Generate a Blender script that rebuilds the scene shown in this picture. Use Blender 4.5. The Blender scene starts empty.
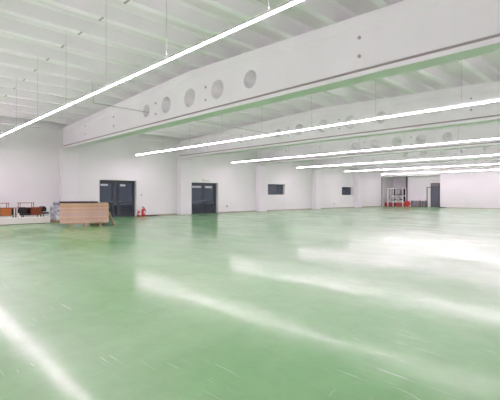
import bpy, bmesh, math, random
from mathutils import Vector, Matrix
random.seed(7)
C = bpy.context.scene
COL = C.collection

# ------------------------------------------------------------------ materials
def mat(name, col, rough=0.6, metal=0.0, spec=0.5, coat=0.0, coat_r=0.1, var=0.0, vscale=3.0,
        emit=None, es=0.0, trans=0.0, bump=0.0, bscale=20.0, stretch=None, col2=None):
    m = bpy.data.materials.new(name); m.use_nodes = True
    nt = m.node_tree; p = nt.nodes['Principled BSDF']
    p.inputs['Base Color'].default_value = (*col, 1)
    p.inputs['Roughness'].default_value = rough
    p.inputs['Metallic'].default_value = metal
    p.inputs['Specular IOR Level'].default_value = spec
    p.inputs['Coat Weight'].default_value = coat
    p.inputs['Coat Roughness'].default_value = coat_r
    p.inputs['Transmission Weight'].default_value = trans
    if emit:
        p.inputs['Emission Color'].default_value = (*emit, 1)
        p.inputs['Emission Strength'].default_value = es
    if var > 0 or bump > 0 or col2:
        tc = nt.nodes.new('ShaderNodeTexCoord'); mp = nt.nodes.new('ShaderNodeMapping')
        nt.links.new(tc.outputs['Object'], mp.inputs['Vector'])
        if stretch: mp.inputs['Scale'].default_value = stretch
    if var > 0 or col2:
        n = nt.nodes.new('ShaderNodeTexNoise'); n.inputs['Scale'].default_value = vscale
        n.inputs['Detail'].default_value = 5
        nt.links.new(mp.outputs['Vector'], n.inputs['Vector'])
        r = nt.nodes.new('ShaderNodeValToRGB')
        r.color_ramp.elements[0].position = 0.32; r.color_ramp.elements[1].position = 0.68
        c2 = col2 if col2 else tuple(min(1, c * (1 + var)) for c in col)
        c1 = col if col2 else tuple(c * (1 - var) for c in col)
        r.color_ramp.elements[0].color = (*c1, 1); r.color_ramp.elements[1].color = (*c2, 1)
        nt.links.new(n.outputs['Fac'], r.inputs['Fac']); nt.links.new(r.outputs['Color'], p.inputs['Base Color'])
    if bump > 0:
        n2 = nt.nodes.new('ShaderNodeTexNoise'); n2.inputs['Scale'].default_value = bscale
        n2.inputs['Detail'].default_value = 4
        nt.links.new(mp.outputs['Vector'], n2.inputs['Vector'])
        b = nt.nodes.new('ShaderNodeBump'); b.inputs['Strength'].default_value = bump
        b.inputs['Distance'].default_value = 0.01
        nt.links.new(n2.outputs['Fac'], b.inputs['Height']); nt.links.new(b.outputs['Normal'], p.inputs['Normal'])
    return m

M = {}
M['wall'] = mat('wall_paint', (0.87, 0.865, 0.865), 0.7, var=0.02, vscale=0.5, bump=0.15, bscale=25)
M['conc'] = mat('painted_concrete', (0.90, 0.875, 0.90), 0.6, var=0.02, vscale=0.9, bump=0.2, bscale=14)
M['slab'] = mat('painted_slab', (0.82, 0.79, 0.80), 0.7, var=0.03, vscale=1.2, bump=0.2, bscale=10)
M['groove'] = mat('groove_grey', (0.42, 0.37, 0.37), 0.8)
M['bolt'] = mat('bolt_grey', (0.45, 0.45, 0.47), 0.6)
M['clamp'] = mat('clamp_grey', (0.5, 0.49, 0.48), 0.6)
M['base'] = mat('skirting_beige', (0.45, 0.38, 0.33), 0.6)
M['dark'] = mat('anthracite_metal', (0.045, 0.05, 0.065), 0.35)
M['black'] = mat('black_matt', (0.015, 0.013, 0.016), 0.55)
M['wall_far'] = mat('wall_paint_dimmed', (0.76, 0.745, 0.75), 0.7, var=0.02, vscale=0.5, bump=0.15, bscale=25)  # wall paint darkened to offset the overbright light of the last strip
M['scaff'] = mat('white_scaffold_paint', (0.93, 0.92, 0.91), 0.35)
M['white'] = mat('white_lacquer', (0.82, 0.80, 0.79), 0.4)
M['foam'] = mat('white_panel', (0.86, 0.82, 0.78), 0.6, var=0.03, vscale=2)
M['galv'] = mat('galvanised_wire', (0.6, 0.6, 0.6), 0.5, metal=0.2)
M['desk'] = mat('red_brown_veneer', (0.30, 0.075, 0.035), 0.35, var=0.25, vscale=4, stretch=(1, 1, 8))
M['orange'] = mat('orange_veneer', (0.55, 0.17, 0.04), 0.35, var=0.2, vscale=4, stretch=(1, 1, 8))
M['ply_a'] = mat('plywood_tan', (0.66, 0.41, 0.27), 0.6, var=0.12, vscale=2.5, stretch=(1, 1, 10))
M['ply_b'] = mat('plywood_pink', (0.66, 0.46, 0.40), 0.6, var=0.12, vscale=2.5, stretch=(1, 1, 10))
M['ply_c'] = mat('plywood_pale', (0.74, 0.50, 0.37), 0.6, var=0.12, vscale=2.5, stretch=(1, 1, 10))
M['pallet'] = mat('pallet_wood', (0.50, 0.31, 0.18), 0.75, var=0.15, vscale=3)
M['red'] = mat('red_paint', (0.62, 0.05, 0.05), 0.35)
M['redc'] = mat('red_plastic', (0.42, 0.045, 0.05), 0.45)
M['grey'] = mat('mid_grey', (0.22, 0.20, 0.21), 0.6)
M['lgrey'] = mat('light_grey_door', (0.13, 0.135, 0.17), 0.45)
M['wrap'] = mat('printed_wrap', (0.14, 0.15, 0.26), 0.3, vscale=6, col2=(0.88, 0.87, 0.90))
M['film'] = mat('blue_grey_film', (0.16, 0.18, 0.24), 0.3, var=0.2, vscale=8)
M['pale_panel'] = mat('pale_blue_grey', (0.55, 0.56, 0.62), 0.4)
M['diff'] = mat('light_diffuser', (0.9, 0.9, 0.9), 0.5, emit=(1.0, 0.802, 0.98), es=44.0)
M['uplight'] = mat('added_uplight', (0.9, 0.9, 0.9), 0.5, emit=(1.0, 0.802, 0.98), es=14.0)  # upward glow added to the fixtures to brighten the ceiling
M['asphalt'] = mat('outside_asphalt', (0.25, 0.25, 0.26), 0.9, var=0.2, vscale=2)

# glass: thin tinted pane
g = bpy.data.materials.new('tinted_glass'); g.use_nodes = True
p = g.node_tree.nodes['Principled BSDF']
p.inputs['Base Color'].default_value = (0.45, 0.48, 0.55, 1); p.inputs['Roughness'].default_value = 0.03
p.inputs['Transmission Weight'].default_value = 1.0; p.inputs['IOR'].default_value = 1.45
M['glass'] = g

# floor: worn green resin under a glossy coat
def floor_material():
    m = bpy.data.materials.new('green_resin_floor'); m.use_nodes = True
    nt = m.node_tree; N = nt.nodes; L = nt.links; p = N['Principled BSDF']
    tc = N.new('ShaderNodeTexCoord')
    def noise(scale, detail=4, rough=0.5, stretch=None, dist=0.0):
        v = tc.outputs['Object']
        if stretch:
            mp = N.new('ShaderNodeMapping'); mp.inputs['Scale'].default_value = stretch[:3]
            mp.inputs['Rotation'].default_value = (0, 0, stretch[3])
            L.new(v, mp.inputs['Vector']); v = mp.outputs['Vector']
        n = N.new('ShaderNodeTexNoise'); n.inputs['Scale'].default_value = scale
        n.inputs['Detail'].default_value = detail; n.inputs['Roughness'].default_value = rough
        n.inputs['Distortion'].default_value = dist
        L.new(v, n.inputs['Vector']); return n.outputs['Fac']
    def ramp(fac, a, b, ca, cb):
        r = N.new('ShaderNodeValToRGB'); r.color_ramp.elements[0].position = a; r.color_ramp.elements[1].position = b
        r.color_ramp.elements[0].color = (*ca, 1); r.color_ramp.elements[1].color = (*cb, 1)
        L.new(fac, r.inputs['Fac']); return r.outputs['Color']
    def mix(f, a, b, kind='MIX'):
        x = N.new('ShaderNodeMix'); x.data_type = 'RGBA'; x.blend_type = kind
        if isinstance(f, float): x.inputs[0].default_value = f
        else: L.new(f, x.inputs[0])
        for s, v in ((6, a), (7, b)):
            if isinstance(v, tuple): x.inputs[s].default_value = (*v, 1)
            else: L.new(v, x.inputs[s])
        return x.outputs[2]
    base = ramp(noise(0.22, 5, 0.6, None, 0.6), 0.3, 0.7, G1, G2)
    fine = ramp(noise(3.5, 6, 0.7), 0.35, 0.7, (0.90, 0.90, 0.90), (1.05, 1.05, 1.05))
    col = mix(1.0, base, fine, 'MULTIPLY')
    # pale scuffs: elongated in three directions, only where a large mask allows
    for sc, st, th in ((2.2, (0.6, 14, 1, 0.5), 0.655), (2.0, (0.5, 16, 1, -0.7), 0.67), (3.0, (0.5, 10, 1, 1.5), 0.68)):
        s = ramp(noise(sc, 3, 0.6, st, 0.4), th, th + 0.05, (0, 0, 0), (1, 1, 1))
        k = ramp(noise(0.9, 2), 0.45, 0.62, (0, 0, 0), (0.5, 0.5, 0.5))
        f = mix(1.0, s, k, 'MULTIPLY')
        bw = N.new('ShaderNodeRGBToBW'); L.new(f, bw.inputs[0])
        col = mix(bw.outputs[0], col, (0.62, 0.72, 0.62))
    # tyre arcs scratched in circles about points on the floor
    for cx, cy, R, w in ((-1.36, 2.6, 0.34, 0.005),):
        d = N.new('ShaderNodeVectorMath'); d.operation = 'DISTANCE'; d.inputs[1].default_value = (cx, cy, 0)
        L.new(tc.outputs['Object'], d.inputs[0])
        a = N.new('ShaderNodeMath'); a.operation = 'SUBTRACT'; L.new(d.outputs['Value'], a.inputs[0]); a.inputs[1].default_value = R
        b = N.new('ShaderNodeMath'); b.operation = 'ABSOLUTE'; L.new(a.outputs[0], b.inputs[0])
        c = N.new('ShaderNodeMath'); c.operation = 'LESS_THAN'; L.new(b.outputs[0], c.inputs[0]); c.inputs[1].default_value = w
        k = ramp(noise(1.3, 2), 0.50, 0.56, (0, 0, 0), (0.3, 0.3, 0.3))
        bw = N.new('ShaderNodeRGBToBW'); L.new(k, bw.inputs[0])
        e = N.new('ShaderNodeMath'); e.operation = 'MULTIPLY'; L.new(c.outputs[0], e.inputs[0]); L.new(bw.outputs[0], e.inputs[1])
        col = mix(e.outputs[0], col, (0.66, 0.74, 0.66))
    L.new(col, p.inputs['Base Color'])
    p.inputs['Roughness'].default_value = 0.38
    p.inputs['Specular IOR Level'].default_value = 0.45
    p.inputs['Coat IOR'].default_value = 1.12
    cw = N.new('ShaderNodeMapRange'); L.new(noise(0.55, 5, 0.65, (0.6, 1.6, 1, 0.4), 0.5), cw.inputs[0])
    cw.inputs[1].default_value = 0.38; cw.inputs[2].default_value = 0.62
    cw.inputs[3].default_value = 0.55; cw.inputs[4].default_value = 1.0
    L.new(cw.outputs[0], p.inputs['Coat Weight'])
    cr = N.new('ShaderNodeMapRange'); L.new(noise(0.8, 4, 0.6), cr.inputs[0])
    cr.inputs[1].default_value = 0.3; cr.inputs[2].default_value = 0.7
    cr.inputs[3].default_value = CR0; cr.inputs[4].default_value = CR1
    L.new(cr.outputs[0], p.inputs['Coat Roughness'])
    bp = N.new('ShaderNodeBump'); bp.inputs['Strength'].default_value = 1.0; bp.inputs['Distance'].default_value = BUMP
    L.new(noise(0.75, 2, 0.45, None, 0.3), bp.inputs['Height'])
    L.new(bp.outputs['Normal'], p.inputs['Coat Normal']); L.new(bp.outputs['Normal'], p.inputs['Normal'])
    return m
G1 = (0.085, 0.33, 0.072); G2 = (0.26, 0.47, 0.22)
CR0, CR1, BUMP = 0.06, 0.20, 0.011
M['floor'] = floor_material()

# ------------------------------------------------------------------ mesh helpers
def box(bm, x0, x1, y0, y1, z0, z1, mi=0):
    v = [bm.verts.new((x, y, z)) for x in (x0, x1) for y in (y0, y1) for z in (z0, z1)]
    for f in ((0, 1, 3, 2), (4, 6, 7, 5), (0, 4, 5, 1), (2, 3, 7, 6), (0, 2, 6, 4), (1, 5, 7, 3)):
        fc = bm.faces.new([v[i] for i in f]); fc.material_index = mi
def prism(bm, poly, a, b, axis='Y', mi=0):
    """extrude a closed 2-D polygon from a to b along the axis"""
    def P(u, w, t): return {'Y': (u, t, w), 'X': (t, u, w), 'Z': (u, w, t)}[axis]
    A = [bm.verts.new(P(u, w, a)) for u, w in poly]; B = [bm.verts.new(P(u, w, b)) for u, w in poly]
    n = len(poly)
    for i in range(n):
        f = bm.faces.new((A[i], A[(i + 1) % n], B[(i + 1) % n], B[i])); f.material_index = mi
    bm.faces.new(A).material_index = mi; bm.faces.new(B[::-1]).material_index = mi
def tube(bm, p, q, r, n=10, r2=None, mi=0):
    p = Vector(p); q = Vector(q); d = (q - p).normalized()
    u = d.orthogonal().normalized(); w = d.cross(u); r2 = r if r2 is None else r2
    A = [bm.verts.new(p + (u * math.cos(t) + w * math.sin(t)) * r) for t in [2 * math.pi * i / n for i in range(n)]]
    B = [bm.verts.new(q + (u * math.cos(t) + w * math.sin(t)) * r2) for t in [2 * math.pi * i / n for i in range(n)]]
    for i in range(n): bm.faces.new((A[i], A[(i + 1) % n], B[(i + 1) % n], B[i])).material_index = mi
    bm.faces.new(A[::-1]).material_index = mi; bm.faces.new(B).material_index = mi
def lathe(bm, prof, cx, cy, n=20):
    rings = []
    for r, z in prof:
        rings.append([bm.verts.new((cx + r * math.cos(2 * math.pi * i / n), cy + r * math.sin(2 * math.pi * i / n), z)) for i in range(n)])
    for a, b in zip(rings, rings[1:]):
        for i in range(n): bm.faces.new((a[i], a[(i + 1) % n], b[(i + 1) % n], b[i]))
    bm.faces.new(rings[0][::-1]); bm.faces.new(rings[-1])
def link(name, bm, mats, parent=None, origin=None, bevel=0.0, smooth=False, world=True):
    """origin: point the mesh coordinates are moved to; coordinates in bm are world ones"""
    bmesh.ops.recalc_face_normals(bm, faces=bm.faces)
    me = bpy.data.meshes.new(name)
    o = bpy.data.objects.new(name, me); COL.objects.link(o)
    org = Vector(origin) if origin is not None else Vector((0, 0, 0))
    if parent is not None:
        porg = Vector(parent['_org']) if '_org' in parent else Vector((0, 0, 0))
        org = porg; o.parent = parent
        o['_org'] = tuple(org)
        bmesh.ops.translate(bm, verts=bm.verts, vec=-org)
    else:
        o['_org'] = tuple(org)
        bmesh.ops.translate(bm, verts=bm.verts, vec=-org); o.location = org
    bm.to_mesh(me); bm.free()
    for m in (mats if isinstance(mats, (list, tuple)) else [mats]): me.materials.append(m)
    if smooth:
        for f in me.polygons: f.use_smooth = True
    if bevel > 0:
        b = o.modifiers.new('bevel', 'BEVEL'); b.width = bevel; b.segments = 2; b.limit_method = 'ANGLE'
    return o
def tag(o, label, cat, group=None, kind=None):
    o['label'] = label; o['category'] = cat
    if group: o['group'] = group
    if kind: o['kind'] = kind
    return o
def empty(name, loc, label, cat, group=None, kind=None):
    o = bpy.data.objects.new(name, None); COL.objects.link(o); o.location = loc; o['_org'] = tuple(loc)
    o.empty_display_size = 0.1
    return tag(o, label, cat, group, kind)
def B(): return bmesh.new()

# ------------------------------------------------------------------ dimensions (metres)
XL, XR = -25.8, 1.5          # left and right walls
YB, YF = -17.4, 50.5         # back and far walls
PITCH = 8.72
GY = [9.0 + PITCH * k for k in range(5)]       # beam lines
LY = [4.35 + PITCH * k for k in range(-2, 6)]      # light lines; the first two are unseen, added to brighten the near bays
RIDGE = -12.3
def zt(x): return 6.22 - 0.035 * abs(x - RIDGE)    # top of beams = underside of ribs
SLAB = 0.40

# floor
bm = B(); box(bm, XL - 0.36, XR + 0.3, YB - 0.3, 54.4, -0.2, 0.0)
tag(link('floor', bm, M['floor']), 'glossy worn green resin floor of the hall', 'floor', kind='structure')
bm = B(); box(bm, -60, XL - 0.38, -10, 70, -0.25, -0.05)
tag(link('ground', bm, M['asphalt']), 'dark paved ground outside the glazed doors', 'ground', kind='structure')

# ceiling slab with pitched soffit and ribs
root = empty('ceiling', (0, 0, 0), 'white painted concrete roof slab on closely spaced ribs', 'ceiling', kind='structure')
bm = B()
xs = [XL - 0.36, RIDGE, XR + 0.3]
poly = [(x, zt(x) + SLAB) for x in xs] + [(x, zt(x) + SLAB + 0.25) for x in xs[::-1]]
prism(bm, poly, YB - 0.3, 54.4, 'Y')
link('roof_slab', bm, M['slab'], root)
k = 0
rx = -4.35
xs = []
while rx - 1.425 * k > XL + 0.3: xs.append(rx - 1.425 * k); k += 1
xs += [-4.35 + 1.425 * j for j in range(1, 5)]
for x in sorted(xs):
    bm = B(); z = zt(x)
    prism(bm, [(x - 0.10, z), (x + 0.10, z), (x + 0.17, z + 0.33), (x + 0.30, z + SLAB + 0.02), (x - 0.30, z + SLAB + 0.02), (x - 0.17, z + 0.33)], YB, 54.0, 'Y')
    link('ceiling_rib', bm, M['conc'], root)
for x in sorted(xs):
    if x > -23 and x < -6:
        bm = B(); z = zt(x)
        box(bm, x - 0.12, x + 0.12, 4.33, 4.37, z - 0.03, z - 0.001)
        link('rib_clamp', bm, M['clamp'], root)

# left wall with its openings
DOORS = [(11.06, 13.75, 2.56), (18.6, 21.35, 2.56)]
WINS = [(27.6, 30.1, 1.58, 2.62), (40.6, 43.0, 1.56, 2.54)]
ops = [(a, b, 0.0, h) for a, b, h in DOORS] + WINS
bm = B(); y = YB - 0.3
X0, X1 = XL - 0.36, XL
ztop = zt(XL) + SLAB
for a, b, z0, z1 in ops:
    box(bm, X0, X1, y, a, 0, ztop)
    if z0 > 0: box(bm, X0, X1, a, b, 0, z0)
    box(bm, X0, X1, a, b, z1, ztop)
    y = b
box(bm, X0, X1, y, 54.4, 0, ztop)
tag(link('wall_left', bm, M['wall']), 'long white plastered side wall with doors and small windows', 'wall', kind='structure')
bm = B(); box(bm, XL, XL + 0.16, YB, YF, 5.60, 5.84)
tag(link('trim_1', bm, M['conc'], bevel=0.01), 'white ledge running along the top of the long side wall', 'trim', kind='structure')

# other walls
bm = B(); box(bm, XR, XR + 0.3, YB - 0.3, 54.4, 0, zt(XR) + SLAB)
tag(link('wall_right', bm, M['wall']), 'white plastered wall opposite the glazed doors', 'wall', kind='structure')
def gable(name, x0, x1, y0, y1, z0, label):
    bm = B(); pts = [x0] + ([RIDGE] if x0 < RIDGE < x1 else []) + [x1]
    prism(bm, [(x0, z0), (x1, z0)] + [(x, zt(x) + SLAB) for x in pts[::-1]], y0, y1, 'Y')
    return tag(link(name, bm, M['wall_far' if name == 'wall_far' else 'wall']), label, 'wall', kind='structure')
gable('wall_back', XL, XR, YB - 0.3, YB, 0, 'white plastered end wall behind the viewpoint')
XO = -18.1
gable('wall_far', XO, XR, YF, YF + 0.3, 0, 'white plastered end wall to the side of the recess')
gable('wall_above_recess', XL, XO, YF, YF + 0.3, 4.05, 'white wall strip above the recess opening')
XN = -22.95
gable('wall_recess', XN, XO, 52.3, 52.6, 0, 'pale wall at the rear of the recess beside the grey door')
bm = B(); box(bm, XO, XO + 0.3, YF + 0.3, 52.6, 0, 5.9)
tag(link('wall_recess_side', bm, M['wall']), 'short return wall closing the recess', 'wall', kind='structure')
bm = B(); box(bm, XN, XN + 0.3, 52.6, 54.1, 0, 5.9)
tag(link('wall_niche_side', bm, M['wall']), 'short side wall of the deeper shaded niche', 'wall', kind='structure')
bm = B(); box(bm, XL, XN + 0.3, 54.1, 54.4, 0, 6.2)
tag(link('wall_niche', bm, M['wall']), 'shaded wall at the rear of the deeper niche', 'wall', kind='structure')
bm = B(); box(bm, XN - 0.16, XN - 0.005, 52.14, 52.3, 0, 5.9)
tag(link('trim_2', bm, M['dark']), 'dark vertical corner strip between niche and recess wall', 'trim', kind='structure')
bm = B(); box(bm, XL, XL + 0.08, YF - 0.02, YF + 0.06, 0, 4.0)
tag(link('trim_3', bm, M['grey']), 'thin dark vertical strip at the end of the long side wall', 'trim', kind='structure')
bm = B(); box(bm, XL, XO, YF + 0.3, 54.1, 4.05, 4.25)
tag(link('recess_ceiling', bm, M['conc']), 'low white ceiling inside the recess', 'ceiling', kind='structure')

# skirting
for a, b in ((YB, 8.49), (9.51, 11.06), (13.75, 17.2), (18.24, 18.6), (21.35, 25.9), (26.96, 34.6), (35.68, 43.3), (44.4, YF - 0.03)):
    bm = B(); box(bm, XL, XL + 0.02, a, b, 0, 0.09)
    tag(link('baseboard_left', bm, M['base']), 'thin beige brown skirting strip at the foot of the long side wall', 'baseboard', 'skirting strips of the long wall', 'structure')
bm = B(); box(bm, XO, XR, YF - 0.02, YF, 0, 0.06)
tag(link('baseboard_far', bm, M['base']), 'thin beige skirting strip at the foot of the end wall', 'baseboard', kind='structure')

# columns
cl = ['white square column beside the board stack', 'white square column just before the second glazed door',
      'white square column just before the first small window', 'white square column between the two small windows',
      'white square column between the second small window and the recess']
for i, gy in enumerate(GY):
    root = empty('column', (XL, gy, 0), cl[i], 'column', 'columns along the long wall', 'structure')
    bm = B(); box(bm, XL + 0.001, XL + 0.50, gy - 0.5, gy + 0.5, 0, 4.30); link('column_shaft', bm, M['conc'], root, bevel=0.02)
    bm = B(); prism(bm, [(XL + 0.001, 4.30), (XL + 0.50, 4.30), (XL + 0.62, 4.455), (XL + 0.001, 4.455)], gy - 0.5, gy + 0.5, 'Y'); link('column_head', bm, M['conc'], root, bevel=0.015)

# ------------------------------------------------------------------ roof beams with round holes
ZB = 4.46
HOLES = [(-15.5, 0.27), (-13.9, 0.33), (-12.25, 0.345), (-10.6, 0.33), (-8.95, 0.29)]
HZ = 5.23
W = 0.275
def beam(gy, label):
    root = empty('roof_beam', (XL, gy, ZB), label, 'beam', 'pierced roof beams', 'structure')
    x0, x1 = XL + 0.001, XR - 0.001
    # bottom chord
    bm = B(); box(bm, x0, x1, gy - W, gy + W, ZB, ZB + 0.125); link('bottom_chord', bm, M['conc'], root, bevel=0.02)
    bm = B(); box(bm, x0, x1, gy - W + 0.03, gy + W - 0.03, ZB + 0.125, ZB + 0.185); link('chord_groove', bm, M['groove'], root)  # inset strip in a darker grey than the chord
    # web: a face with true round holes, two skins joined round the holes
    h = W - 0.012
    bm = B()
    z0 = ZB + 0.185
    zc = HZ
    def ztp(x): return zt(x) - 0.36
    # cells along x
    cuts = [x0]
    for hx, r in HOLES: cuts += [hx - 0.6, hx + 0.6]
    cuts += [x1]
    def quad(xa, xb):
        pts = [xa] + ([RIDGE] if xa < RIDGE < xb else []) + [xb]
        lo = [(x, z0) for x in pts]; hi = [(x, ztp(x)) for x in pts]
        poly = lo + hi[::-1]
        for s in (-1, 1):
            vs = [bm.verts.new((x, gy + s * h, z)) for x, z in poly]
            bm.faces.new(vs if s < 0 else vs[::-1])
    for i in range(0, len(cuts), 2): quad(cuts[i], cuts[i + 1])
    n = 32
    for hx, r in HOLES:
        xa, xb = hx - 0.6, hx + 0.6
        ring = {}
        for s in (-1, 1):
            inner = []; outer = []
            for i in range(n):
                t = 2 * math.pi * i / n; c, d = math.cos(t), math.sin(t)
                inner.append(bm.verts.new((hx + r * c, gy + s * h, zc + r * d)))
                # ray from the centre to the cell outline
                kx = 0.6 / abs(c) if abs(c) > 1e-6 else 1e9
                top = ztp(hx) - zc; bot = zc - z0
                kz = (top / d if d > 0 else bot / -d) if abs(d) > 1e-6 else 1e9
                kk = min(kx, kz); X = hx + kk * c; Z = zc + kk * d
                if d > 0 and kz <= kx: Z = ztp(X)
                outer.append(bm.verts.new((X, gy + s * h, Z)))
            for i in range(n):
                j = (i + 1) % n
                f = (inner[i], outer[i], outer[j], inner[j])
                bm.faces.new(f if s > 0 else f[::-1])
            # corners
            for cx, cz, q in ((xb, ztp(xb), 0), (xa, ztp(xa), 1), (xa, z0, 2), (xb, z0, 3)):
                best = None
                for i in range(n):
                    j = (i + 1) % n; a = outer[i].co; b = outer[j].co
                    mid = 2 * math.pi * (i + 0.5) / n
                    if int(mid // (math.pi / 2)) != q: continue
                    on_side_a = abs(a.x - cx) < 1e-4; on_side_b = abs(b.x - cx) < 1e-4
                    if on_side_a != on_side_b: best = (i, j)
                if best:
                    v = bm.verts.new((cx, gy + s * h, cz))
                    f = (outer[best[0]], v, outer[best[1]])
                    bm.faces.new(f if s > 0 else f[::-1])
            ring[s] = inner
        for i in range(n):
            j = (i + 1) % n
            bm.faces.new((ring[-1][i], ring[-1][j], ring[1][j], ring[1][i]))
    link('web', bm, M['conc'], root)
    # top chord, following the pitch, with a splayed underside
    bm = B()
    for xa, xb in ((x0, RIDGE), (RIDGE, x1)):
        sec = lambda x: [(gy - W + 0.012, zt(x) - 0.36), (gy - W - 0.04, zt(x) - 0.28), (gy - W - 0.04, zt(x) - 0.002), (gy + W + 0.04, zt(x) - 0.002), (gy + W + 0.04, zt(x) - 0.28), (gy + W - 0.012, zt(x) - 0.36)]
        A = [bm.verts.new((xa, y, z)) for y, z in sec(xa)]; D = [bm.verts.new((xb, y, z)) for y, z in sec(xb)]
        m = len(A)
        for i in range(m): bm.faces.new((A[i], A[(i + 1) % m], D[(i + 1) % m], D[i]))
        bm.faces.new(A[::-1]); bm.faces.new(D)
    link('top_chord', bm, M['conc'], root)
    for x in (-22.3, -18.7, -14.7, -11.25, -5.05, -1.6):
        for z in (4.97, 5.43):
            bm = B(); tube(bm, (x, gy - h - 0.025, z), (x, gy - h + 0.01, z), 0.045, 12); link('anchor_plug', bm, M['bolt'], root)
    return root
bl = ['deep white roof beam nearest the viewer with five round holes and bolt plugs',
      'second white roof beam, its column just before the second glazed door',
      'third white roof beam, crossing above the first small window',
      'fourth white roof beam, mostly hidden behind the hanging light lines',
      'fifth white roof beam, the one closest to the end wall']
for gy, l in zip(GY, bl): beam(gy, l)

# conduit threaded through the first hole
bm = B()
tube(bm, (-15.5, 6.4, 5.19), (-15.5, 17.2, 5.12), 0.018, 8)
tube(bm, (-15.5, 6.4, 5.19), (-15.7, 6.4, zt(-15.7) - 0.004), 0.012, 8)
tube(bm, (-15.5, 17.2, 5.12), (-15.5, 17.44, 5.12), 0.018, 8)
tag(link('conduit', bm, M['galv']), 'thin grey conduit threaded through the smallest hole of the front beam', 'conduit')

# ------------------------------------------------------------------ hanging light lines
ll = ['added unseen strip light in the last bay behind the viewpoint',
      'added unseen strip light overhead just behind the viewpoint',
      'long glowing strip light crossing the upper corner in front of the nearest beam',
      'glowing strip light hanging just behind the nearest pierced beam, starting between the two glazed doors',
      'glowing strip light starting between the second glazed door and the first small window',
      'glowing strip light starting between the two small windows',
      'glowing strip light second from the end wall, starting by the second small window',
      'glowing strip light closest to the end wall and recess']
ZL = 4.26
for i, ly in enumerate(LY):
    root = empty('strip_light', (XL + 1.0, ly, ZL), ll[i], 'light', 'suspended strip lights')
    x0, x1 = -24.55, 0.4
    bm = B(); box(bm, x0, x1, ly - 0.024, ly + 0.024, ZL + 0.002, ZL + 0.045); 
    link('housing', bm, M['white'], root)
    bm = B(); box(bm, x0 + 0.02, x1 - 0.02, ly - 0.018, ly + 0.018, ZL + 0.045, ZL + 0.048); link('added_uplight', bm, M['uplight'], root)  # added glow strip, unseen from below
    n = 3; seg = (x1 - x0) / n
    for j in range(n):
        bm = B(); box(bm, x0 + j * seg + 0.01, x0 + (j + 1) * seg - 0.01, ly - 0.023, ly + 0.023, ZL - 0.011, ZL + 0.0018)
        link('diffuser', bm, M['diff'], root)
    x = -24.0
    while x < x1:
        bm = B(); zc = zt(x) + SLAB + 0.01
        tube(bm, (x, ly, ZL + 0.045), (x, ly, zc), 0.006, 6)
        link('suspension_wire', bm, M['galv'], root)
        x += 2.85

# ------------------------------------------------------------------ glazed doors
def glazed_door(idx, a, b, h, style, label):
    xb = XL - 0.30            # face plane of the door, set deep in the reveal
    root = empty('door_%d' % idx, (xb, (a + b) / 2, 0), label, 'door', kind='structure')
    f = 0.09
    bm = B()
    box(bm, xb - 0.05, xb + 0.04, a, a + f, 0, h); box(bm, xb - 0.05, xb + 0.04, b - f, b, 0, h)
    box(bm, xb - 0.05, xb + 0.04, a + f, b - f, h - 0.13, h)
    box(bm, xb - 0.05, xb + 0.04, a + f, b - f, 0, 0.03)
    if style == 'double':
        leaves = [(a + f, (a + b) / 2 - 0.03), ((a + b) / 2 - 0.03 + 0.06, b - f - 0.12)]
        box(bm, xb - 0.04, xb + 0.035, b - f - 0.12, b - f, 0.03, h - 0.13)
    else:
        c = a + 1.05
        leaves = [(a + f, c), (c + 0.42, b - f - 0.02)]
        box(bm, xb - 0.04, xb + 0.035, c, c + 0.06, 0.03, h - 0.13)
        box(bm, xb - 0.04, xb + 0.035, c + 0.30, c + 0.42, 0.03, h - 0.13)
    link('door_frame', bm, M['dark'], root, bevel=0.004)
    if style != 'double':
        bm = B(); box(bm, xb - 0.01, xb + 0.005, c + 0.06, c + 0.30, 0.03, h - 0.13); link('side_pane', bm, M['glass'], root)
    for li, (p0, p1) in enumerate(leaves):
        bm = B(); s = 0.085; t0 = 0.035; t1 = h - 0.135
        box(bm, xb - 0.03, xb + 0.03, p0, p0 + s, t0, t1); box(bm, xb - 0.03, xb + 0.03, p1 - s, p1, t0, t1)
        box(bm, xb - 0.03, xb + 0.03, p0 + s, p1 - s, t1 - 0.1, t1); box(bm, xb - 0.03, xb + 0.03, p0 + s, p1 - s, t0, t0 + 0.22)
        box(bm, xb - 0.03, xb + 0.03, p0 + s, p1 - s, 0.98, 1.05)
        leaf = link('door_leaf', bm, M['dark'], root, bevel=0.004)
        bm = B(); box(bm, xb - 0.008, xb + 0.008, p0 + s, p1 - s, t0 + 0.22, t1 - 0.1); link('glass_pane', bm, M['glass'], leaf)
        bm = B(); yy = p1 - 0.045 if li == 0 else p0 + 0.045; q = -0.14 if li == 0 else 0.14
        tube(bm, (xb + 0.03, yy, 1.08), (xb + 0.08, yy, 1.08), 0.012, 8); tube(bm, (xb + 0.08, yy, 1.08), (xb + 0.08, yy + q, 1.08), 0.011, 8)
        link('handle', bm, M['galv'], leaf)
        bm = B()
        if style == 'double':
            n0, n1 = (p0 + 0.16, p1 - 0.16) if li == 0 else (p0 + 0.2, p1 - 0.22)
            box(bm, xb + 0.009, xb + 0.014, n0, n1, t1 - 0.30, t1 - 0.13)
        else:
            n0, n1 = (p0 + 0.1, p0 + 0.62) if li == 0 else (p0 + 0.12, p0 + 0.52)
            box(bm, xb + 0.009, xb + 0.014, n0, n1, t1 - 0.27, t1 - 0.13)
        link('pale_panel', bm, M['pale_panel'], leaf)  # flat pale panel near the top of the glass
glazed_door(1, *DOORS[0], 'side', 'dark framed glazed double door beside the board stack and red extinguishers')
glazed_door(2, *DOORS[1], 'double', 'dark framed glazed double door under the small emergency light')
wl = ['wide small window with dark glass and white reveal, nearer the glazed doors', 'small square looking window with dark glass nearer the recess']
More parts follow.
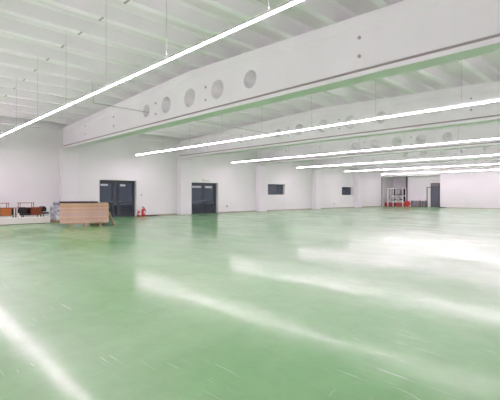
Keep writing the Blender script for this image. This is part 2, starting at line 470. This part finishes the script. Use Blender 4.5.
for i, (a, b, z0, z1) in enumerate(WINS):
    xb = XL - 0.30
    root = empty('window_%d' % (i + 1), (xb, a, z0), wl[i], 'window', kind='structure')
    bm = B(); s = 0.07
    box(bm, xb - 0.05, xb + 0.02, a, a + s, z0, z1); box(bm, xb - 0.05, xb + 0.02, b - s, b, z0, z1)
    box(bm, xb - 0.05, xb + 0.02, a + s, b - s, z0, z0 + s); box(bm, xb - 0.05, xb + 0.02, a + s, b - s, z1 - s, z1)
    mid = a + (b - a) * 0.68
    box(bm, xb - 0.05, xb + 0.02, mid, mid + 0.1, z0 + s, z1 - s)
    link('window_frame', bm, M['dark'], root)
    bm = B(); box(bm, xb - 0.02, xb - 0.005, a + s, mid, z0 + s, z1 - s); box(bm, xb - 0.02, xb - 0.005, mid + 0.1, b - s, z0 + s, z1 - s)
    link('window_pane', bm, M['glass'], root)

# ------------------------------------------------------------------ recess door
root = empty('door_3', (-19.7, 52.3, 0), 'tall grey blue door with transom panel in the recess, beside a bright side pane', 'door', kind='structure')
bm = B()
box(bm, -20.40, -20.30, 52.22, 52.30, 0, 2.62); box(bm, -19.88, -19.80, 52.22, 52.30, 0, 3.1); box(bm, -18.86, -18.76, 52.22, 52.30, 0, 3.1)
box(bm, -20.30, -19.88, 52.22, 52.30, 2.54, 2.62); box(bm, -19.80, -18.86, 52.22, 52.30, 2.58, 2.66); box(bm, -19.80, -18.86, 52.22, 52.30, 3.02, 3.1)
link('door_frame', bm, M['dark'], root)
bm = B(); box(bm, -19.80, -18.86, 52.25, 52.29, 0.01, 2.58); lf = link('door_leaf', bm, M['lgrey'], root)
bm = B(); tube(bm, (-19.72, 52.25, 1.05), (-19.72, 52.19, 1.05), 0.012, 8); tube(bm, (-19.72, 52.19, 1.05), (-19.58, 52.19, 1.05), 0.011, 8); link('handle', bm, M['galv'], lf)
bm = B(); box(bm, -19.80, -18.86, 52.25, 52.29, 2.66, 3.02); o = link('transom_panel', bm, M['grey'], root)
bm = B(); box(bm, -20.30, -19.88, 52.26, 52.29, 0.02, 2.54); o = link('side_panel', bm, M['white'], root); o['label'] = 'bright white side pane'

# ------------------------------------------------------------------ wall fittings
def wall_box(name, y, z, w, h, label, cat, m=M['white'], lip=None):
    bm = B(); box(bm, XL, XL + 0.04, y - w / 2, y + w / 2, z - h / 2, z + h / 2)
    o = link(name, bm, m, origin=(XL, y, z), bevel=0.008)
    bm2 = B(); box(bm2, XL + 0.04, XL + 0.052, y - w / 4, y + w / 4, z - h / 4, z + h / 4)
    link(lip or 'socket_cover', bm2, M['grey'], o)
    return tag(o, label, cat)
wall_box('wall_socket', 22.35, 0.56, 0.16, 0.24, 'small grey white wall socket between the second glazed door and the next column', 'socket')
wall_box('wall_socket', 38.95, 0.52, 0.20, 0.26, 'small wall socket below and beside the second small window', 'socket')
wall_box('light_switch', 14.15, 1.55, 0.10, 0.16, 'small white light switch beside the first glazed door', 'switch', lip='rocker')
root = empty('emergency_light', (XL, 20.05, 2.78), 'slim white emergency light above the second glazed door', 'emergency light')
bm = B(); box(bm, XL, XL + 0.08, 19.7, 20.4, 2.73, 2.86); link('casing', bm, M['white'], root, bevel=0.015)
bm = B(); box(bm, XL + 0.02, XL + 0.075, 19.74, 20.36, 2.69, 2.73); link('lens', bm, M['pale_panel'], root)

# ------------------------------------------------------------------ board stack on pallet
PX0, PX1 = -20.70, -19.6; PY0, PY1 = 6.48, 8.70
STACK = []
root = empty('pallet', ((PX0 + PX1) / 2, (PY0 + PY1) / 2, 0), 'wooden pallet carrying the stack of boards', 'pallet')
STACK.append(root)
bm = B()
for k in range(6): box(bm, PX0 + 0.04 + k * 0.18, PX0 + 0.04 + k * 0.18 + 0.12, PY0 + 0.1, PY1 - 0.1, 0.14, 0.17)
link('deck', bm, M['pallet'], root)
for y in (6.93, 7.64, 8.30):
    bm = B(); box(bm, PX0 + 0.04, PX1 + 0.01, y - 0.05, y + 0.05, 0.0, 0.14); link('bearer', bm, M['pallet'], root, bevel=0.006)
n = 18; z = 0.171; th = (1.14 - z) / n
tones = ['ply_c', 'ply_b', 'ply_b', 'ply_a', 'ply_b', 'ply_c', 'ply_b', 'ply_b', 'ply_b', 'ply_b', 'ply_c', 'ply_a', 'ply_b', 'ply_c', 'ply_a', 'ply_a', 'ply_c', 'ply_a']
me_cache = {}
for k in range(n):
    t = tones[k]
    if t not in me_cache:
        bm = B(); box(bm, -0.55, 0.55, -1.10, 1.10, 0.0, th - 0.003)
        o = link('plywood_board', bm, M[t], bevel=0.002); me_cache[t] = o
    else:
        o = me_cache[t].copy(); COL.objects.link(o)
    o.location = ((PX0 + PX1) / 2 + random.uniform(-0.012, 0.012), (PY0 + PY1) / 2 + random.uniform(-0.015, 0.015), z)
    tag(o, 'pinkish tan plywood board lying in the stack on the pallet', 'board', 'plywood boards in the stack'); STACK.append(o)
    z += th
bm = B(); box(bm, PX0 + 0.02, PX1 + 0.02, PY0 - 0.01, 8.20, z, z + 0.065)
o = tag(link('cover_board', bm, M['black'], origin=(PX0, PY0, z), bevel=0.004), 'thin black board lying on top of the plywood stack', 'board'); STACK.append(o)
# offcut leaning on the end of the stack
bm = B(); box(bm, -20.3, -19.62, -0.022, 0.0, 0.0, 0.72)
o = link('plywood_offcut', bm, M['ply_c'], origin=(-19.95, 0, 0), bevel=0.003)
o.location = (-19.95, 8.97, 0.003); o.rotation_euler = (math.radians(18.5), 0, 0); STACK.append(o)
tag(o, 'pale plywood offcut leaning against the end of the board stack', 'board')
ANG = math.radians(-18.0); PV = Vector((PX1, PY0, 0)); RM = Matrix.Rotation(ANG, 3, 'Z')
for o in STACK:
    o.location = PV + RM @ (Vector(o.location) - PV)
    o.rotation_euler.z += ANG
# dark sawhorse-like bundle beyond the stack end
bm = B(); box(bm, -21.75, -21.1, 8.75, 9.3, 0.0, 0.78)
tag(link('cardboard_box', bm, mat('dark_carton', (0.10, 0.045, 0.035), 0.7, var=0.3, vscale=5), origin=(-21.4, 9, 0), bevel=0.01), 'dark brown carton partly hidden behind the end of the board stack', 'box')

# wrapped pallet load
root = empty('wrapped_load', (-23.4, 7.8, 0), 'printed blue and white film wrapped load between desks and board stack', 'wrapped load')
bm = B(); box(bm, -24.2, -23.1, 7.45, 8.4, 0.10, 0.92); link('wrapping', bm, M['wrap'], root, bevel=0.04)
bm = B(); box(bm, -24.1, -23.2, 7.6, 8.35, 0.92, 1.10); o = link('top_bundle', bm, M['film'], root, bevel=0.03); o['label'] = 'dark blue grey bundle'
bm = B()
for y in (7.47, 7.87, 8.27): box(bm, -24.18, -23.12, y, y + 0.1, 0.0, 0.10)
link('skid', bm, M['pallet'], root)

# white slabs on the floor along the desks
for k, (z0, z1, dy, lab) in enumerate(((0.03, 0.18, 0.03, 'long white insulation slab lying lowest, below the desks'), (0.185, 0.34, 0.0, 'long white insulation slab on top of the other one, in front of the desks'))):
    bm = B(); box(bm, -23.35, -22.75, 2.4, 7.05 - dy, z0, z1)
    o = tag(link('insulation_slab', bm, M['foam'], origin=(-23.05, 4.7, z0), bevel=0.008), lab, 'slab', 'white slabs on the floor')
for y in (2.8, 4.6, 6.5):
    bm = B(); box(bm, -23.32, -22.78, y, y + 0.12, 0, 0.03)
    tag(link('timber_batten', bm, M['pallet'], origin=(-23.05, y, 0)), 'thin timber batten under the white slabs', 'batten', 'battens under the white slabs')

# ------------------------------------------------------------------ desks
def desk(y0, y1, ped, pm, label, riser):
    xa, xb = -24.75, -24.05
    root = empty('wooden_desk', (xa, (y0 + y1) / 2, 0), label, 'desk', 'wooden desks')
    bm = B(); box(bm, xa - 0.02, xb + 0.03, y0, y1, 0.80, 0.835); link('desktop', bm, M['desk'], root, bevel=0.005)
    bm = B(); box(bm, xa + 0.05, xa + 0.07, y0 + 0.05, y1 - 0.05, 0.42, 0.80); link('back_panel', bm, M['black'], root)
    for py0, py1 in ped:
        bm = B(); box(bm, xa + 0.1, xb - 0.02, py0, py1, 0.40, 0.80); c = link('pedestal', bm, M['desk'], root)
        for k in range(2):
            z0 = 0.42 + k * 0.19
            bm = B(); box(bm, xb - 0.02, xb + 0.0, py0 + 0.02, py1 - 0.02, z0, z0 + 0.18); d = link('drawer', bm, M[pm], c, bevel=0.004)
    for x in (xa + 0.08, xb - 0.06):
        for y in (y0 + 0.05, y1 - 0.1):
            bm = B(); box(bm, x, x + 0.045, y, y + 0.045, 0, 0.80); link('leg', bm, M['black'], root)
    for r0, r1 in riser:
        s = B(); box(s, xa + 0.1, xb - 0.12, r0, r1, 1.075, 1.10); sh = link('raised_shelf', s, M['desk'], root)
        for y in (r0 + 0.03, r1 - 0.06):
            s = B(); box(s, xb - 0.2, xb - 0.17, y, y + 0.025, 0.835, 1.075); link('shelf_post', s, M['desk'], sh)
            s = B(); box(s, xa + 0.15, xa + 0.18, y, y + 0.025, 0.835, 1.075); link('shelf_post', s, M['desk'], sh)
desk(4.30, 5.78, [(4.98, 5.50)], 'orange', 'wooden desk with an orange veneered drawer pedestal, behind the white slabs', [(4.45, 5.42)])
desk(5.92, 7.02, [(6.44, 6.98)], 'desk', 'red brown wooden desk with drawer pedestal beside the wrapped load', [(5.90, 6.66)])
def chair(x, y, rz, label):
    root = empty('office_chair', (x, y, 0), label, 'chair'); 
    bm = B(); box(bm, x - 0.24, x + 0.24, y - 0.24, y + 0.24, 0.44, 0.52); link('seat', bm, M['black'], root, bevel=0.03)
    bm = B(); 
    pts = [(y - 0.22, 0.55), (y + 0.22, 0.55), (y + 0.23, 0.74), (y + 0.15, 0.86), (y - 0.15, 0.86), (y - 0.23, 0.74)]
    prism(bm, pts, x - 0.27, x - 0.22, 'X'); link('backrest', bm, M['black'], root, bevel=0.015)
    bm = B(); box(bm, x - 0.29, x - 0.27, y - 0.03, y + 0.03, 0.46, 0.70); link('back_bracket', bm, M['black'], root)
    bm = B(); tube(bm, (x, y, 0.08), (x, y, 0.44), 0.03, 10); link('gas_lift', bm, M['grey'], root)
    bm = B()
    for k in range(5):
        a = k * 2 * math.pi / 5
        tube(bm, (x, y, 0.10), (x + 0.28 * math.cos(a), y + 0.28 * math.sin(a), 0.05), 0.022, 8)
    link('star_base', bm, M['black'], root)
    for k in range(5):
        a = k * 2 * math.pi / 5; cx, cy = x + 0.28 * math.cos(a), y + 0.28 * math.sin(a)
        bm = B(); tube(bm, (cx - 0.02, cy, 0.028), (cx + 0.02, cy, 0.028), 0.028, 12); link('caster', bm, M['black'], root)
chair(-23.72, 5.98, 0, 'black office chair pushed in between the two wooden desks')
chair(-24.9, 7.33, 0, 'black office chair at the end of the red brown desk, beside the wrapped load')
# white bottle on the slabs
root = empty('plastic_bottle', (-22.95, 5.56, 0.34), 'small white plastic bottle standing on the white slabs', 'bottle')
bm = B(); lathe(bm, [(0.05, 0.341), (0.055, 0.36), (0.055, 0.48), (0.022, 0.53), (0.022, 0.55)], -22.95, 5.56, 16); link('bottle_body', bm, M['white'], root, smooth=False)
bm = B(); lathe(bm, [(0.026, 0.55), (0.026, 0.58)], -22.95, 5.56, 12); link('cap', bm, M['white'], root)

# ------------------------------------------------------------------ fire extinguishers by door 1
def extinguisher(x, y, s, tilt, label):
    root = empty('fire_extinguisher', (x, y, 0), label, 'fire extinguisher', 'red extinguishers')
    bm = B(); lathe(bm, [(0.125 * s, 0.002), (0.14 * s, 0.02), (0.14 * s, 0.50 * s), (0.09 * s, 0.59 * s), (0.035 * s, 0.62 * s), (0.035 * s, 0.66 * s)], x, y, 18); link('cylinder_body', bm, M['red'], root, smooth=False)
    bm = B(); box(bm, x - 0.03, x + 0.03, y - 0.12 * s, y + 0.05, 0.66 * s, 0.70 * s); box(bm, x - 0.02, x + 0.02, y - 0.13 * s, y + 0.04, 0.73 * s, 0.75 * s); link('lever', bm, M['black'], root)
    bm = B(); prev = None
    for i in range(9):
        t = i / 8; q = (x, y + 0.04 + 0.14 * s * math.sin(math.pi * t) , 0.68 * s - 0.5 * s * t)
        if prev: tube(bm, prev, q, 0.014, 8)
        prev = q
    link('hose', bm, M['black'], root)
    bm = B(); box(bm, x + 0.135 * s, x + 0.143 * s, y - 0.05, y + 0.05, 0.22 * s, 0.42 * s); link('white_label', bm, M['white'], root)
    if tilt: root.rotation_euler = (math.radians(tilt), 0, 0)
    return root
extinguisher(-25.45, 14.12, 0.95, 0, 'upright red fire extinguisher on the floor beside the first glazed door')
o = extinguisher(-25.35, 13.68, 0.6, 0, 'smaller red extinguisher low beside the taller one, nearer the glazed door')
bm = B(); box(bm, -25.78, -25.25, 14.45, 15.15, 0, 0.05)
tag(link('floor_plate', bm, M['black'], origin=(-25.5, 14.8, 0)), 'black flat plate on the floor beside the red extinguishers', 'plate')

# ------------------------------------------------------------------ recess contents
def scaffold():
    x0, xm, x1 = -25.1, -24.35, -23.0; y0, y1 = 50.95, 51.85
    root = empty('scaffold_tower', ((x0 + x1) / 2, 51.4, 0), 'white scaffold tower standing in the recess', 'scaffold')
    for x in (x0, xm, x1):
        for y in (y0, y1):
            bm = B(); tube(bm, (x, y, 0.0), (x, y, 2.55), 0.06, 10); link('post', bm, M['scaff'], root)
    bm = B()
    for z in (0.62, 1.45, 2.45):
        for y in (y0, y1): tube(bm, (x0, y, z), (x1, y, z), 0.045, 8)
        for x in (x0, xm, x1): tube(bm, (x, y0, z), (x, y1, z), 0.03, 8)
    link('ledger', bm, M['scaff'], root)
    bm = B(); tube(bm, (xm, y0 + 0.05, 0.62), (x1, y0 + 0.05, 1.45), 0.04, 8); tube(bm, (x1, y0 + 0.05, 0.62), (xm, y0 + 0.05, 1.45), 0.04, 8)
    tube(bm, (x0, y0 + 0.05, 0.62), (xm, y0 + 0.05, 1.45), 0.04, 8)
    link('cross_brace', bm, M['scaff'], root)
    bm = B(); box(bm, x0 + 0.08, x1 - 0.08, y0 + 0.1, y1 - 0.1, 1.50, 1.54); link('platform', bm, M['grey'], root)
scaffold()
# dark open shelving behind the scaffold
root = empty('shelving_unit', (-24.6, 52.5, 0), 'dark open shelving behind the white scaffold tower', 'shelves')
for x in (-25.1, -23.6):
    for y in (52.45, 52.9):
        bm = B(); box(bm, x - 0.07, x + 0.07, y - 0.07, y + 0.07, 0, 2.5); link('upright', bm, M['black'], root)
for z in (0.9, 1.6, 2.35):
    bm = B(); box(bm, -25.03, -23.67, 52.4, 52.95, z, z + 0.1); link('shelf', bm, M['black'], root)
for (x0, x1, z0, h, l) in ((-24.9, -24.2, 1.0, 0.5, 'white carton on the middle shelf of the dark shelving'), (-24.8, -24.1, 1.7, 0.5, 'white carton on the upper shelf of the dark shelving')):
    bm = B(); box(bm, x0, x1, 52.45, 52.85, z0, z0 + h); tag(link('carton', bm, M['white'], origin=(x0, 52.6, z0), bevel=0.01), l, 'box', 'cartons on the dark shelving')
def crate(x0, x1, y0, y1, h, m, label, name='storage_crate', cat='crate', grp=None):
    root = empty(name, ((x0 + x1) / 2, (y0 + y1) / 2, 0), label, cat, grp)
    t = 0.03
    bm = B()
    box(bm, x0, x1, y0, y1, 0.0, t); box(bm, x0, x0 + t, y0, y1, t, h); box(bm, x1 - t, x1, y0, y1, t, h)
    for k in range(3):
        a = t + k * (h - t) / 3; b = a + (h - t) / 3 * 0.78
        box(bm, x0 + t, x1 - t, y0, y0 + t, a, b); box(bm, x0 + t, x1 - t, y1 - t, y1, a, b)
    link('crate_body', bm, m, root)
    bm = B(); box(bm, x0 - 0.02, x1 + 0.02, y0 - 0.02, y0 + t, h, h + 0.04); box(bm, x0 - 0.02, x1 + 0.02, y1 - t, y1 + 0.02, h, h + 0.04)
    box(bm, x0 - 0.02, x0 + t, y0 + t, y1 - t, h, h + 0.04); box(bm, x1 - t, x1 + 0.02, y0 + t, y1 - t, h, h + 0.04)
    link('rim', bm, m, root)
crate(-24.95, -24.5, 51.15, 51.65, 0.50, M['redc'], 'low red crate under the scaffold at its narrow bay', grp='red crates under the scaffold')
crate(-25.68, -25.25, 51.15, 51.65, 0.50, M['redc'], 'low red crate beside the scaffold, next to the dark corner strip', grp='red crates under the scaffold')
crate(-24.2, -23.15, 51.15, 51.65, 0.50, M['redc'], 'wide low red crate under the wide bay of the scaffold', grp='red crates under the scaffold')
crate(-22.15, -21.05, 51.5, 52.0, 0.78, M['grey'], 'grey slatted crate against the pale recess wall beside the red reel', grp='grey crates in the recess')
crate(-20.75, -20.35, 51.5, 52.0, 0.75, M['grey'], 'narrow grey crate next to the grey blue door', grp='grey crates in the recess')
# red reel
root = empty('hose_reel', (-22.45, 51.0, 0), 'round red hose reel on a stand beside the scaffold', 'reel')
cx, cz = -22.45, 0.44
for y in (50.85, 51.15):
    bm = B(); tube(bm, (cx, y, cz), (cx, y + 0.03, cz), 0.36, 24); link('reel_flange', bm, M['red'], root)
bm = B(); tube(bm, (cx, 50.88, cz), (cx, 51.15, cz), 0.25, 20); link('drum', bm, M['redc'], root)
bm = B()
for y in (50.80, 51.22):
    tube(bm, (cx - 0.3, y, 0.015), (cx, y, cz), 0.018, 8); tube(bm, (cx + 0.3, y, 0.015), (cx, y, cz), 0.018, 8)
    tube(bm, (cx - 0.34, y, 0.018), (cx + 0.34, y, 0.018), 0.018, 8)
tube(bm, (cx, 50.80, cz), (cx, 51.22, cz), 0.02, 8)
link('stand', bm, M['red'], root)
bm = B(); box(bm, -18.0, -17.3, 49.95, 50.4, 0, 0.07)
tag(link('floor_mat', bm, M['black'], origin=(-17.6, 50.2, 0)), 'dark mat on the floor at the foot of the end wall by the recess', 'mat')

# ------------------------------------------------------------------ world, camera, view
w = bpy.data.worlds.new('evening'); C.world = w; w.use_nodes = True
w.node_tree.nodes['Background'].inputs[0].default_value = (0.30, 0.34, 0.42, 1)
w.node_tree.nodes['Background'].inputs[1].default_value = 0.12

cam = bpy.data.cameras.new('camera'); co = bpy.data.objects.new('camera', cam); COL.objects.link(co)
cam.sensor_width = 36; cam.sensor_fit = 'HORIZONTAL'; cam.lens = 390 / 500 * 36
cam.shift_y = -4.5 / 500
co.location = (0, 0, 1.5); co.rotation_euler = (math.radians(90), 0, math.radians(45.7))
C.camera = co
C.view_settings.view_transform = 'Standard'; C.view_settings.look = 'None'; C.view_settings.gamma = 1
C.view_settings.use_curve_mapping = False
C.view_settings.exposure = 1.57
for o in bpy.data.objects:
    if '_org' in o: del o['_org']
